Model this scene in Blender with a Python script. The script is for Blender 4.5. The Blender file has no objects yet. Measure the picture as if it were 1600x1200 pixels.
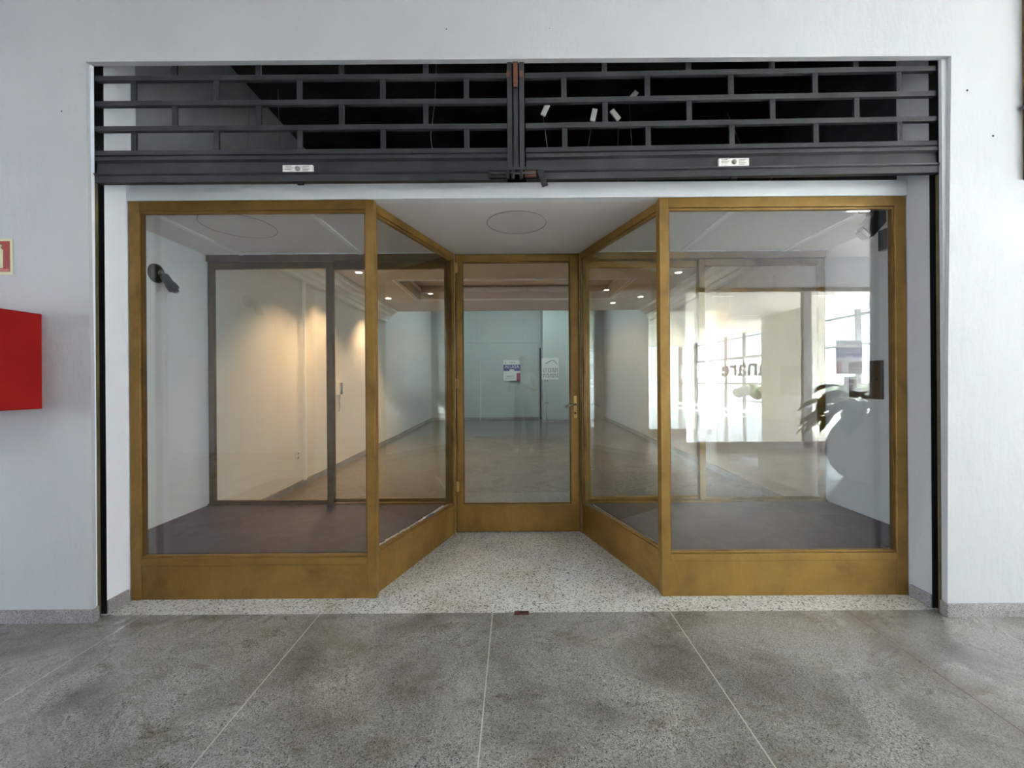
import bpy, math, random
from mathutils import Vector, Matrix

S = bpy.context.scene
COL = S.collection
R = math.radians
random.seed(7)

# ------------------------------------------------------------------ camera
cd = bpy.data.cameras.new('camera'); cam = bpy.data.objects.new('camera', cd); COL.objects.link(cam)
cd.sensor_width = 36; cd.lens = 14.4; cd.shift_x = -0.0025; cd.shift_y = -0.0019
cd.clip_start = 0.05; cd.clip_end = 400
cam.location = (0, 0, 1.3); cam.rotation_euler = (R(90), R(0.4), 0)
S.camera = cam

# ------------------------------------------------------------------ world, sun, exposure
w = bpy.data.worlds.new('world'); S.world = w; w.use_nodes = True
nt = w.node_tree; nt.nodes.clear()
wo = nt.nodes.new('ShaderNodeOutputWorld'); bg = nt.nodes.new('ShaderNodeBackground')
tc = nt.nodes.new('ShaderNodeTexCoord'); sx = nt.nodes.new('ShaderNodeSeparateXYZ'); cr = nt.nodes.new('ShaderNodeValToRGB')
nt.links.new(tc.outputs['Generated'], sx.inputs[0]); nt.links.new(sx.outputs['Z'], cr.inputs[0])
cr.color_ramp.elements[0].position = 0.0; cr.color_ramp.elements[0].color = (0.84, 0.92, 1.0, 1)
cr.color_ramp.elements[1].position = 0.6; cr.color_ramp.elements[1].color = (0.50, 0.68, 1.0, 1)
nt.links.new(cr.outputs[0], bg.inputs[0]); bg.inputs[1].default_value = 12.0
nt.links.new(bg.outputs[0], wo.inputs[0])
sd = bpy.data.lights.new('sun', 'SUN'); sun = bpy.data.objects.new('sun', sd); COL.objects.link(sun)
sd.energy = 112; sd.color = (1.0, 0.97, 0.93); sd.angle = R(0.6)
sun.rotation_euler = Vector((-0.62, 0.22, -0.75)).to_track_quat('-Z', 'Y').to_euler()
sun.location = (20, -8, 20)

S.view_settings.view_transform = 'Standard'; S.view_settings.look = 'None'
S.view_settings.gamma = 1; S.view_settings.use_curve_mapping = False
S.view_settings.exposure = 0.86
S.cycles.max_bounces = 14; S.cycles.diffuse_bounces = 7; S.cycles.glossy_bounces = 6
S.cycles.transparent_max_bounces = 40; S.cycles.transmission_bounces = 8
S.cycles.caustics_reflective = False; S.cycles.caustics_refractive = False
S.cycles.sample_clamp_indirect = 60.0

# ------------------------------------------------------------------ material helpers
def newmat(name):
    m = bpy.data.materials.new(name); m.use_nodes = True
    return m, m.node_tree, m.node_tree.nodes['Principled BSDF']
def setp(b, **k):
    for a, v in k.items():
        b.inputs[a.replace('_', ' ')].default_value = v
def ramp(nt, src, stops):
    r = nt.nodes.new('ShaderNodeValToRGB')
    e = r.color_ramp.elements
    while len(e) < len(stops): e.new(0.5)
    for i, (p, c) in enumerate(stops):
        e[i].position = p; e[i].color = (*c, 1)
    nt.links.new(src, r.inputs[0]); return r.outputs[0]
def coord(nt, scale=(1, 1, 1)):
    t = nt.nodes.new('ShaderNodeTexCoord'); mp = nt.nodes.new('ShaderNodeMapping')
    mp.inputs['Scale'].default_value = scale
    nt.links.new(t.outputs['Object'], mp.inputs[0]); return mp.outputs[0]
def noise(nt, co, scale, detail=4, rough=0.55, dist=0.0):
    n = nt.nodes.new('ShaderNodeTexNoise'); n.inputs['Scale'].default_value = scale
    n.inputs['Detail'].default_value = detail; n.inputs['Roughness'].default_value = rough
    n.inputs['Distortion'].default_value = dist
    nt.links.new(co, n.inputs['Vector']); return n.outputs[0]
def mixc(nt, fac, a, b, mode='MIX'):
    m = nt.nodes.new('ShaderNodeMix'); m.data_type = 'RGBA'; m.blend_type = mode
    for s, v in ((m.inputs['Factor'], fac), (m.inputs[6], a), (m.inputs[7], b)):
        if hasattr(v, 'is_linked') or hasattr(v, 'links'): nt.links.new(v, s)
        elif isinstance(v, tuple): s.default_value = (*v, 1) if len(v) == 3 else v
        else: s.default_value = v
    return m.outputs[2]
def mth(nt, op, a, b=None, c=None):
    m = nt.nodes.new('ShaderNodeMath'); m.operation = op
    for i, v in enumerate((a, b, c)):
        if v is None: continue
        if hasattr(v, 'links'): nt.links.new(v, m.inputs[i])
        else: m.inputs[i].default_value = v
    return m.outputs[0]
def bump(nt, b, h, strength=0.2, dist=0.01):
    n = nt.nodes.new('ShaderNodeBump'); n.inputs['Strength'].default_value = strength; n.inputs['Distance'].default_value = dist
    nt.links.new(h, n.inputs['Height']); nt.links.new(n.outputs[0], b.inputs['Normal'])

def plain(name, c, rough=0.5, metal=0.0, var=0.12, scale=6.0, spec=0.5, bmp=0.0):
    m, nt, b = newmat(name)
    co = coord(nt); n = noise(nt, co, scale, 5)
    lo = tuple(max(0, x*(1-var)) for x in c); hi = tuple(min(1, x*(1+var)) for x in c)
    nt.links.new(ramp(nt, n, [(0.3, lo), (0.7, hi)]), b.inputs['Base Color'])
    setp(b, Roughness=rough, Metallic=metal, Specular_IOR_Level=spec)
    if bmp: bump(nt, b, noise(nt, co, scale*12, 3), bmp, 0.004)
    return m
def emis(name, c, s):
    m, nt, b = newmat(name); setp(b, Base_Color=(*c, 1), Emission_Color=(*c, 1), Emission_Strength=s); return m

def plaster(name, c, var=0.035, lump=0.25):
    m, nt, b = newmat(name); co = coord(nt)
    n = noise(nt, co, 1.3, 6, 0.6); lo = tuple(x*(1-var*1.5) for x in c)
    base = ramp(nt, n, [(0.3, lo), (0.65, c)])
    v = noise(nt, coord(nt, (9, 9, 0.8)), 3.0, 3)
    base = mixc(nt, mth(nt, 'MULTIPLY', v, 0.10), base, tuple(x*0.9 for x in c))
    d = ramp(nt, noise(nt, co, 23, 2), [(0.78, (0, 0, 0)), (0.82, (1, 1, 1))])
    base = mixc(nt, mth(nt, 'MULTIPLY', d, 0.12), base, (0.4, 0.38, 0.35))
    nt.links.new(base, b.inputs['Base Color']); setp(b, Roughness=0.72, Specular_IOR_Level=0.3)
    hh = mth(nt, 'ADD', noise(nt, coord(nt, (3, 3, 1)), 4, 4), mth(nt, 'MULTIPLY', noise(nt, co, 60, 2), 0.15))
    bump(nt, b, hh, lump, 0.02)
    return m

def glassmat(name, f0=0.068, tint=(0.975, 0.992, 0.985)):
    m = bpy.data.materials.new(name); m.use_nodes = True; nt = m.node_tree; nt.nodes.clear()
    o = nt.nodes.new('ShaderNodeOutputMaterial'); g = nt.nodes.new('ShaderNodeNewGeometry')
    dp = nt.nodes.new('ShaderNodeVectorMath'); dp.operation = 'DOT_PRODUCT'
    nt.links.new(g.outputs['Incoming'], dp.inputs[0]); nt.links.new(g.outputs['Normal'], dp.inputs[1])
    c = mth(nt, 'ABSOLUTE', dp.outputs['Value'])
    p = mth(nt, 'POWER', mth(nt, 'SUBTRACT', 1.0, c), 5.0)
    f = mth(nt, 'MULTIPLY_ADD', p, 1-f0, f0)
    tr = nt.nodes.new('ShaderNodeBsdfTransparent'); tr.inputs[0].default_value = (*tint, 1)
    gl = nt.nodes.new('ShaderNodeBsdfAnisotropic'); gl.inputs['Roughness'].default_value = 0.0
    mx = nt.nodes.new('ShaderNodeMixShader')
    nt.links.new(f, mx.inputs[0]); nt.links.new(tr.outputs[0], mx.inputs[1]); nt.links.new(gl.outputs[0], mx.inputs[2])
    nt.links.new(mx.outputs[0], o.inputs[0]); return m

def goldmat(name, c=(0.31, 0.175, 0.036), dark=0.0):
    m, nt, b = newmat(name); co = coord(nt)
    n = noise(nt, co, 3.5, 6, 0.65, 0.4); n2 = noise(nt, coord(nt, (1, 1, 0.15)), 40, 3)
    lo = tuple(x*0.55 for x in c); hi = tuple(min(1, x*1.22) for x in c)
    col = ramp(nt, n, [(0.28, lo), (0.55, c), (0.8, hi)])
    col = mixc(nt, mth(nt, 'MULTIPLY', n2, 0.35), col, lo)
    nt.links.new(col, b.inputs['Base Color']); setp(b, Roughness=0.42, Metallic=0.35)
    rr = ramp(nt, n, [(0.3, (0.55,)*3), (0.7, (0.36,)*3)]); nt.links.new(rr, b.inputs['Roughness'])
    bump(nt, b, n2, 0.12, 0.003); return m

def terrazzo(name, base, dark, light, chips=230.0, density=0.5, rough=0.3, stain=None, lines=None, stain_amt=0.6):
    m, nt, b = newmat(name); co = coord(nt)
    vo = nt.nodes.new('ShaderNodeTexVoronoi'); vo.inputs['Scale'].default_value = chips
    nt.links.new(co, vo.inputs['Vector'])
    sp = nt.nodes.new('ShaderNodeSeparateColor'); nt.links.new(vo.outputs['Color'], sp.inputs[0])
    k = sp.outputs[0]
    d0 = 0.5*(1-density)
    col = ramp(nt, k, [(0.0, dark), (0.20*density*2, base), (0.5, base), (0.75, tuple((a+c)/2 for a, c in zip(base, light))), (1.0, light)])
    v2 = nt.nodes.new('ShaderNodeTexVoronoi'); v2.inputs['Scale'].default_value = chips*0.33
    nt.links.new(co, v2.inputs['Vector']); s2 = nt.nodes.new('ShaderNodeSeparateColor'); nt.links.new(v2.outputs['Color'], s2.inputs[0])
    spot = mth(nt, 'MULTIPLY', mth(nt, 'GREATER_THAN', s2.outputs[1], 0.9), mth(nt, 'LESS_THAN', v2.outputs['Distance'], 0.3))
    col = mixc(nt, mth(nt, 'MULTIPLY', spot, 0.8), col, dark)
    # worn and dirty patches
    n1 = noise(nt, co, 1.7, 8, 0.66, 0.6); n3 = noise(nt, coord(nt, (1, 1.7, 1)), 3.3, 6, 0.62, 0.3)
    if stain:
        f = ramp(nt, n1, [(0.42, (0, 0, 0)), (0.68, (1, 1, 1))])
        col = mixc(nt, mth(nt, 'MULTIPLY', f, stain_amt), col, stain[0], 'MULTIPLY')
        f3 = ramp(nt, n3, [(0.54, (0, 0, 0)), (0.74, (1, 1, 1))])
        col = mixc(nt, mth(nt, 'MULTIPLY', f3, stain_amt), col, stain[1], 'MULTIPLY')
        if stain_amt > 0.9:
            f4 = ramp(nt, noise(nt, coord(nt, (1, 2.0, 1)), 4.6, 5, 0.6, 0.2), [(0.62, (0, 0, 0)), (0.72, (1, 1, 1))])
            col = mixc(nt, mth(nt, 'MULTIPLY', f4, 0.75), col, (0.46, 0.38, 0.29), 'MULTIPLY')
            f5 = ramp(nt, noise(nt, co, 1.1, 4, 0.6, 0.3), [(0.5, (0, 0, 0)), (0.7, (1, 1, 1))])
            col = mixc(nt, mth(nt, 'MULTIPLY', f5, 0.30), col, (0.42, 0.415, 0.39))
    if lines:
        s = nt.nodes.new('ShaderNodeSeparateXYZ'); nt.links.new(co, s.inputs[0])
        for x, wd, c, soft in lines:
            dd = mth(nt, 'ABSOLUTE', mth(nt, 'SUBTRACT', s.outputs[0], x))
            f = mth(nt, 'LESS_THAN', dd, wd)
            if soft:
                hz = mth(nt, 'MULTIPLY', mth(nt, 'SUBTRACT', 1.0, mth(nt, 'MINIMUM', mth(nt, 'DIVIDE', dd, soft), 1.0)), mth(nt, 'MULTIPLY', n3, 0.9))
                col = mixc(nt, hz, col, (0.13, 0.10, 0.075))
            col = mixc(nt, mth(nt, 'MULTIPLY', f, 0.85), col, c)
        f = mth(nt, 'LESS_THAN', mth(nt, 'ABSOLUTE', mth(nt, 'ADD', s.outputs[1], 1.35)), 0.004)
        col = mixc(nt, mth(nt, 'MULTIPLY', f, 0.8), col, (0.4, 0.38, 0.34))
    nt.links.new(col, b.inputs['Base Color'])
    rr = ramp(nt, n1, [(0.35, (rough,)*3), (0.7, (rough+0.22,)*3)]); nt.links.new(rr, b.inputs['Roughness'])
    if stain_amt < 0.2: nt.links.remove(b.inputs['Roughness'].links[0]); b.inputs['Roughness'].default_value = rough+0.05
    setp(b, Specular_IOR_Level=0.5)
    return m

def woodfloor(name):
    m, nt, b = newmat(name)
    co = coord(nt)
    br = nt.nodes.new('ShaderNodeTexBrick'); nt.links.new(co, br.inputs['Vector'])
    br.inputs['Scale'].default_value = 1.0; br.inputs['Brick Width'].default_value = 1.2; br.inputs['Row Height'].default_value = 0.15
    br.inputs['Mortar Size'].default_value = 0.0015; br.inputs['Mortar Smooth'].default_value = 0.2
    br.inputs['Color1'].default_value = (0.058, 0.024, 0.038, 1); br.inputs['Color2'].default_value = (0.042, 0.018, 0.029, 1)
    br.inputs['Mortar'].default_value = (0.035, 0.02, 0.022, 1)
    n = noise(nt, coord(nt, (1.2, 22, 1)), 5, 6, 0.65, 0.3)
    g = ramp(nt, n, [(0.3, (0.62, 0.6, 0.62)), (0.7, (1.45, 1.4, 1.4))])
    col = mixc(nt, 1.0, br.outputs['Color'], g, 'MULTIPLY')
    du = ramp(nt, noise(nt, co, 2.2, 6, 0.7, 0.5), [(0.45, (0, 0, 0)), (0.75, (1, 1, 1))])
    col = mixc(nt, mth(nt, 'MULTIPLY', du, 0.18), col, (0.20, 0.16, 0.18))
    nt.links.new(col, b.inputs['Base Color']); setp(b, Roughness=0.38); bump(nt, b, n, 0.15, 0.003); return m

def tilemat(name, c, size, mortar, rough=0.12):
    m, nt, b = newmat(name); co = coord(nt)
    br = nt.nodes.new('ShaderNodeTexBrick'); nt.links.new(co, br.inputs['Vector']); br.offset = 0
    br.inputs['Scale'].default_value = 1.0; br.inputs['Brick Width'].default_value = size; br.inputs['Row Height'].default_value = size
    br.inputs['Mortar Size'].default_value = 0.006
    br.inputs['Color1'].default_value = (*c, 1); br.inputs['Color2'].default_value = (*[x*0.95 for x in c], 1); br.inputs['Mortar'].default_value = (*mortar, 1)
    nt.links.new(br.outputs['Color'], b.inputs['Base Color']); setp(b, Roughness=rough); return m

def brickmat(name, c1, c2, mo, bw=0.3, rh=0.12):
    m, nt, b = newmat(name)
    t = nt.nodes.new('ShaderNodeTexCoord'); mp = nt.nodes.new('ShaderNodeMapping'); mp.inputs['Rotation'].default_value = (R(90), 0, R(90))
    nt.links.new(t.outputs['Object'], mp.inputs[0])
    br = nt.nodes.new('ShaderNodeTexBrick'); nt.links.new(mp.outputs[0], br.inputs['Vector'])
    br.inputs['Scale'].default_value = 1; br.inputs['Brick Width'].default_value = bw; br.inputs['Row Height'].default_value = rh; br.inputs['Mortar Size'].default_value = 0.012
    br.inputs['Color1'].default_value = (*c1, 1); br.inputs['Color2'].default_value = (*c2, 1); br.inputs['Mortar'].default_value = (*mo, 1)
    nt.links.new(br.outputs['Color'], b.inputs['Base Color']); setp(b, Roughness=0.85); return m

M = dict(
    wall=plaster('white_paint_plaster', (0.53, 0.545, 0.565)),
    jamb=plaster('display_lit_jamb_paint', (0.87, 0.91, 0.96), 0.02, 0.1),
    wallin=plaster('interior_paint', (0.82, 0.82, 0.81), 0.03, 0.1),
    ceil=plaster('ceiling_paint', (0.86, 0.84, 0.85), 0.03, 0.06),
    ceilin=plaster('shop_ceiling_paint', (0.66, 0.61, 0.56), 0.04, 0.05),
    batten=plain('white_batten', (0.93, 0.94, 0.96), 0.5, var=0.02),
    void=plain('void_shade_concrete', (0.035, 0.034, 0.036), 0.9, var=0.4, scale=3),  # darkness of the unlit void put into a near-black colour
    base=terrazzo('granite_baseboard', (0.30, 0.29, 0.29), (0.12, 0.11, 0.11), (0.48, 0.47, 0.47), 300, 0.5, 0.45, ((0.6, 0.55, 0.5), (0.7, 0.66, 0.62))),
    floor=terrazzo('grey_terrazzo', (0.255, 0.252, 0.225), (0.05, 0.05, 0.045), (0.47, 0.465, 0.425), 270, 0.5, 0.20,
                   ((0.42, 0.40, 0.37), (0.52, 0.47, 0.38)),
                   [(x, 0.003, (0.55, 0.53, 0.47), 0) for x in (-4.1, -3.1, -2.11, -1.106, -0.133, 0.867, 2.85, 3.84, 4.83, 5.8)] + [(1.86, 0.003, (0.06, 0.045, 0.03), 0.12)], 1.0),
    thresh=terrazzo('pale_terrazzo', (0.60, 0.60, 0.56), (0.03, 0.03, 0.028), (0.80, 0.80, 0.76), 150, 0.66, 0.42, ((0.68, 0.63, 0.5), (0.7, 0.62, 0.5)), None, 0.6),
    floorin=terrazzo('dark_polished_terrazzo', (0.125, 0.112, 0.094), (0.04, 0.036, 0.03), (0.24, 0.22, 0.18), 170, 0.5, 0.16, ((0.8, 0.78, 0.74), (0.86, 0.8, 0.74)), None, 0.15),
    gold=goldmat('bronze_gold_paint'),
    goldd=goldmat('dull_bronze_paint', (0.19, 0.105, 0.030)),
    glass=glassmat('clear_glass'),
    wood=woodfloor('purple_brown_vinyl_planks'),
    steel=plain('charcoal_painted_steel', (0.030, 0.031, 0.034), 0.5, 0.1, 0.3, 5, spec=0.35, bmp=0.1),
    steeld=plain('dark_slot_steel', (0.012, 0.011, 0.011), 0.6, 0.2, 0.3),
    olive=plain('olive_bronze_guide', (0.13, 0.105, 0.05), 0.5, 0.3, 0.3),
    rust=plain('rusty_steel', (0.125, 0.045, 0.028), 0.85, 0.1, 0.4, 20),
    alu=plain('brushed_nickel_plate', (0.72, 0.72, 0.68), 0.35, 0.3, 0.12, 60),
    engr=plain('engraved_grey', (0.22, 0.22, 0.2), 0.5),
    black=plain('black_plastic', (0.010, 0.011, 0.012), 0.55, var=0.3),
    lens=plain('lens_glass', (0.03, 0.03, 0.035), 0.08),
    chrome=plain('worn_chrome', (0.45, 0.44, 0.42), 0.25, 0.9, 0.1),
    brass=plain('brass_hinge', (0.55, 0.36, 0.13), 0.35, 0.8, 0.2),
    red=plain('fire_red_paint', (0.32, 0.007, 0.005), 0.6, var=0.08, spec=0.2),
    signred=plain('sign_red', (0.30, 0.008, 0.006), 0.5, var=0.06),
    cream=plain('photoluminescent_cream', (0.66, 0.63, 0.38), 0.5, var=0.05),
    pink=plain('faded_pink_print', (0.7, 0.22, 0.2), 0.5, var=0.05),
    white=plain('white_plastic', (0.80, 0.80, 0.79), 0.4, var=0.04),
    tape=plain('silvery_tape', (0.72, 0.76, 0.84), 0.3, 0.2, 0.25, 40),
    bluet=plain('blue_foam_strip', (0.05, 0.10, 0.24), 0.6, var=0.2),
    brown=plain('dark_brown_wood_panel', (0.085, 0.042, 0.018), 0.45, var=0.4, scale=4),
    grey=plain('grey_metal_box', (0.22, 0.22, 0.21), 0.5, 0.2, 0.15),
    wire=plain('galvanised_wire', (0.35, 0.34, 0.32), 0.5, 0.6, 0.2),
    backw=plaster('teal_grey_paint', (0.50, 0.575, 0.555), 0.03, 0.05),
    paper=plain('poster_paper', (0.78, 0.80, 0.80), 0.5, var=0.03),
    purple=plain('poster_purple', (0.07, 0.06, 0.26), 0.5, var=0.05),
    wine=plain('poster_wine_red', (0.33, 0.06, 0.09), 0.5, var=0.05),
    ink=plain('printed_grey_ink', (0.22, 0.23, 0.25), 0.6, var=0.05),
    creamw=plaster('cream_paint', (0.88, 0.84, 0.77), 0.03, 0.05),
    creamc=plaster('cream_ceiling', (0.88, 0.84, 0.78), 0.03, 0.03),
    tiles=tilemat('pale_floor_tiles', (0.74, 0.74, 0.72), 0.6, (0.5, 0.5, 0.48)),
    alum=plain('grey_aluminium_mullion', (0.42, 0.41, 0.40), 0.4, 0.3, 0.08),
    ground=plain('pale_concrete_pavement', (0.36, 0.36, 0.35), 0.8, var=0.1, scale=1),
    brick=brickmat('brown_brickwork', (0.27, 0.19, 0.17), (0.21, 0.15, 0.14), (0.45, 0.42, 0.40)),
    bldg=plain('pale_house_render', (0.66, 0.67, 0.70), 0.8, var=0.08),
    roofm=plain('weathered_roof_tiles', (0.20, 0.16, 0.14), 0.8, var=0.3, scale=8),
    leafd=plain('plant_leaf_green', (0.03, 0.085, 0.035), 0.4, var=0.4, scale=10),
    hedge=plain('hedge_green', (0.13, 0.15, 0.06), 0.7, var=0.5, scale=14),
    vase=plain('white_ceramic_planter', (0.72, 0.68, 0.67), 0.35, var=0.04),
    skin=plain('skin', (0.50, 0.30, 0.22), 0.5, var=0.06),
    hair=plain('grey_brown_hair', (0.10, 0.075, 0.06), 0.6, var=0.3, scale=40),
    shirt=plain('white_cotton_shirt', (0.74, 0.74, 0.74), 0.8, var=0.05),
    trous=plain('grey_trousers', (0.20, 0.20, 0.22), 0.8, var=0.1),
    eye=plain('dark_iris', (0.03, 0.02, 0.015), 0.2),
    screen=plain('phone_back', (0.03, 0.03, 0.035), 0.15),
    film=None,
    lamp=emis('warm_lamp_emitter', (1.0, 0.80, 0.55), 30.0),
    panel=emis('panel_light_emitter', (0.90, 0.96, 1.0), 8.0), dimp=emis('dim_panel_emitter', (1.0, 0.93, 0.85), 2.0),
    tube=emis('cool_fill_emitter', (0.80, 0.95, 0.95), 26.0),
)
mf, ntf, bf = newmat('frosted_window_film')
setp(bf, Base_Color=(0.85, 0.86, 0.88, 1), Roughness=0.6, Transmission_Weight=0.0)
tl = ntf.nodes.new('ShaderNodeBsdfTranslucent'); tl.inputs[0].default_value = (0.85, 0.88, 0.92, 1)
mxs = ntf.nodes.new('ShaderNodeMixShader'); mxs.inputs[0].default_value = 0.6
ntf.links.new(bf.outputs[0], mxs.inputs[1]); ntf.links.new(tl.outputs[0], mxs.inputs[2])
ntf.links.new(mxs.outputs[0], ntf.nodes['Material Output'].inputs[0]); M['film'] = mf

# ------------------------------------------------------------------ mesh helpers
class MB:
    def __init__(s): s.v = []; s.f = []; s.smooth = []
    def add(s, vs, fs, T=None, smooth=False):
        o = len(s.v)
        for p in vs:
            p = Vector(p); s.v.append(T @ p if T else p)
        for f in fs: s.f.append([i+o for i in f]); s.smooth.append(smooth)
        return s
    def box(s, x0, x1, y0, y1, z0, z1, T=None):
        vs = [(x0,y0,z0),(x1,y0,z0),(x1,y1,z0),(x0,y1,z0),(x0,y0,z1),(x1,y0,z1),(x1,y1,z1),(x0,y1,z1)]
        return s.add(vs, [(0,3,2,1),(4,5,6,7),(0,1,5,4),(1,2,6,5),(2,3,7,6),(3,0,4,7)], T)
    def prism(s, poly, lo, hi, axis='z', T=None):
        n = len(poly)
        def P(a, b, h): return {'z': (a, b, h), 'y': (a, h, b), 'x': (h, a, b)}[axis]
        vs = [P(a, b, lo) for a, b in poly] + [P(a, b, hi) for a, b in poly]
        fs = [tuple(range(n))[::-1], tuple(range(n, 2*n))] + [(i, (i+1) % n, n+(i+1) % n, n+i) for i in range(n)]
        if axis == 'y': fs = [f[::-1] for f in fs]
        return s.add(vs, fs, T)
    def tube(s, pts, r, n=10, T=None, closed=False):
        pts = [Vector(p) for p in pts]; rs = r if isinstance(r, (list, tuple)) else [r]*len(pts)
        vs = []; m = len(pts); prev = None
        for i, p in enumerate(pts):
            if closed: d = pts[(i+1) % m]-pts[i-1]
            else: d = (pts[min(i+1, m-1)]-pts[max(i-1, 0)])
            d.normalize()
            if prev is None:
                a = Vector((0, 0, 1)) if abs(d.z) < 0.9 else Vector((1, 0, 0))
                u = d.cross(a).normalized()
            else:
                u = (prev - d*prev.dot(d)).normalized()
            prev = u; q = d.cross(u)
            for k in range(n):
                t = 2*math.pi*k/n; vs.append(p+(u*math.cos(t)+q*math.sin(t))*rs[i])
        fs = []
        for i in range(m if closed else m-1):
            j = (i+1) % m
            for k in range(n): fs.append((i*n+k, i*n+(k+1) % n, j*n+(k+1) % n, j*n+k))
        if not closed: fs += [tuple(range(n))[::-1], tuple(range((m-1)*n, m*n))]
        return s.add(vs, fs, T, True)
    def lathe(s, prof, c=(0, 0, 0), n=32, T=None):
        vs = []; m = len(prof)
        for r, z in prof:
            for k in range(n):
                t = 2*math.pi*k/n; vs.append((c[0]+r*math.cos(t), c[1]+r*math.sin(t), c[2]+z))
        fs = [(i*n+k, i*n+(k+1) % n, (i+1)*n+(k+1) % n, (i+1)*n+k) for i in range(m-1) for k in range(n)]
        fs += [tuple(range(n))[::-1], tuple(range((m-1)*n, m*n))]
        return s.add(vs, fs, T, True)
    def ball(s, c, r, sc=(1, 1, 1), n=16, T=None):
        prof = [(max(1e-4, math.sin(math.pi*i/10))*r, -math.cos(math.pi*i/10)*r) for i in range(11)]
        mt = Matrix.Translation(c) @ Matrix.Diagonal((*sc, 1))
        return s.lathe(prof, (0, 0, 0), n, (T @ mt) if T else mt)
    def build(s, name, mat, parent=None, origin=None, bevel=0.0, autos=True):
        org = wloc(parent) if parent is not None else Vector(origin or (0, 0, 0))
        me = bpy.data.meshes.new(name)
        me.from_pydata([tuple(v-org) for v in s.v], [], s.f); me.update()
        me.polygons.foreach_set('use_smooth', s.smooth)
        me.materials.append(mat)
        o = bpy.data.objects.new(name, me); COL.objects.link(o)
        if parent is not None: o.parent = parent
        else: o.location = org
        if bevel:
            b = o.modifiers.new('bevel', 'BEVEL'); b.width = bevel; b.segments = 2; b.limit_method = 'ANGLE'; b.angle_limit = R(50)
        return o
def wloc(o):
    p = Vector(o.location)
    while o.parent: o = o.parent; p += Vector(o.location)
    return p
def tag(o, label=None, cat=None, group=None, kind=None):
    if label: o['label'] = label
    if cat: o['category'] = cat
    if group: o['group'] = group
    if kind: o['kind'] = kind
    return o
def empty(name, loc): 
    o = bpy.data.objects.new(name, None); COL.objects.link(o); o.location = loc; o.empty_display_size = 0.1; return o
def struct(name, mb, mat, bevel=0.0, label=None):
    o = mb.build(name, mat, bevel=bevel); o['kind'] = 'structure'
    if label: o['label'] = label
    return o
def line_matrix(A, B):
    d = Vector((B[0]-A[0], B[1]-A[1], 0)); a = math.atan2(d.y, d.x)
    return Matrix.Translation((A[0], A[1], 0)) @ Matrix.Rotation(a, 4, 'Z'), d.length
def textmb(body, size, T, extr=0.0008, align='CENTER', xs=1.0):
    c = bpy.data.curves.new('t', 'FONT'); c.body = body; c.size = size; c.extrude = extr; c.offset = size*0.008; c.align_x = align; c.align_y = 'CENTER'; c.resolution_u = 2
    o = bpy.data.objects.new('t', c); COL.objects.link(o)
    dg = bpy.context.evaluated_depsgraph_get(); me = bpy.data.meshes.new_from_object(o.evaluated_get(dg))
    mb = MB(); mb.add([Vector((v.co.x*xs, v.co.y, v.co.z)) for v in me.vertices], [tuple(p.vertices) for p in me.polygons], T)
    bpy.data.objects.remove(o); bpy.data.curves.remove(c); bpy.data.meshes.remove(me)
    return mb
def face_negY(x, y, z): return Matrix.Translation((x, y, z)) @ Matrix.Rotation(R(90), 4, 'X')           # readable looking +Y
def face_posY(x, y, z): return Matrix.Translation((x, y, z)) @ Matrix.Rotation(R(180), 4, 'Z') @ Matrix.Rotation(R(90), 4, 'X')   # readable looking -Y
def face_negX(x, y, z): return Matrix.Translation((x, y, z)) @ Matrix.Rotation(R(-90), 4, 'Z') @ Matrix.Rotation(R(90), 4, 'X')   # readable looking +X

XL, XR = -2.33, 2.37          # jambs of the opening
YW, YG, YD = 2.243, 2.469, 3.54   # wall face, front glazing, door line
ZC = 2.41                     # ceiling over the displays
ZT = 3.07                     # top of the opening
ZR = 4.3

# ------------------------------------------------------------------ setting: floors
f = MB().box(-13, 10.3, -2.75, 2.31, -0.12, 0.0)
struct('floor', f, M['floor'], label='grey polished terrazzo arcade floor with thin pale divider lines')
f = MB().prism([(-2.7, 2.31), (2.75, 2.31), (2.75, 3.56), (-2.7, 3.56)], -0.12, 0.0)
struct('floor_entrance', f, M['thresh'], label='pale speckled terrazzo floor of the entrance recess')
f = MB().box(-2.9, 3.3, 3.56, 14.4, -0.12, 0.0)
struct('floor_shop', f, M['floorin'], label='dark polished terrazzo floor inside the empty shop')
f = MB().box(3.0, 10.3, -18.2, -2.75, -0.12, 0.0)
struct('floor_opposite', f, M['tiles'], label='pale tiled floor of the sunlit shop opposite')
f = MB().box(-60, 120, -90, 60, -0.3, -0.125)
struct('floor_ground', f, M['ground'], label='pale concrete ground outside')

# ------------------------------------------------------------------ setting: walls of the arcade
f = MB().prism([(-13, 0), (-2.318, 0), (-2.320, 1.4), (-2.337, ZT), (-2.337, ZR), (-13, ZR)], YW, 2.262, 'y')
f.box(-13, XL-0.051, 2.262, 2.53, 0, ZR)
struct('wall_left', f, M['wall'], label='white plastered arcade wall left of the shopfront')
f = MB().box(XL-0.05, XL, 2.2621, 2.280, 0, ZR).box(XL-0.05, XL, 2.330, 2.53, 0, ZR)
struct('wall_jamb_left', f, M['jamb'], label='left jamb of the opening, daylight painted in as a lighter white')  # lighter than the right jamb: daylight from the right put into its colour
f = MB().prism([(2.362, 0), (10.3, 0), (10.3, ZR), (2.404, ZR), (2.404, ZT), (2.375, 1.4)], YW, 2.262, 'y')
f.box(XR, 10.3, 2.262, 2.280, 0, ZR).box(XR, 10.3, 2.330, 2.53, 0, ZR).box(XR+0.05, 10.3, 2.279, 2.331, 0, ZR)
struct('wall_right', f, M['wall'], label='white plastered arcade wall right of the shopfront')
f = MB().box(-2.337, 2.404, YW, 2.275, ZT, ZR)
struct('wall_header', f, M['wall'], label='white wall above the shopfront opening')
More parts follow.
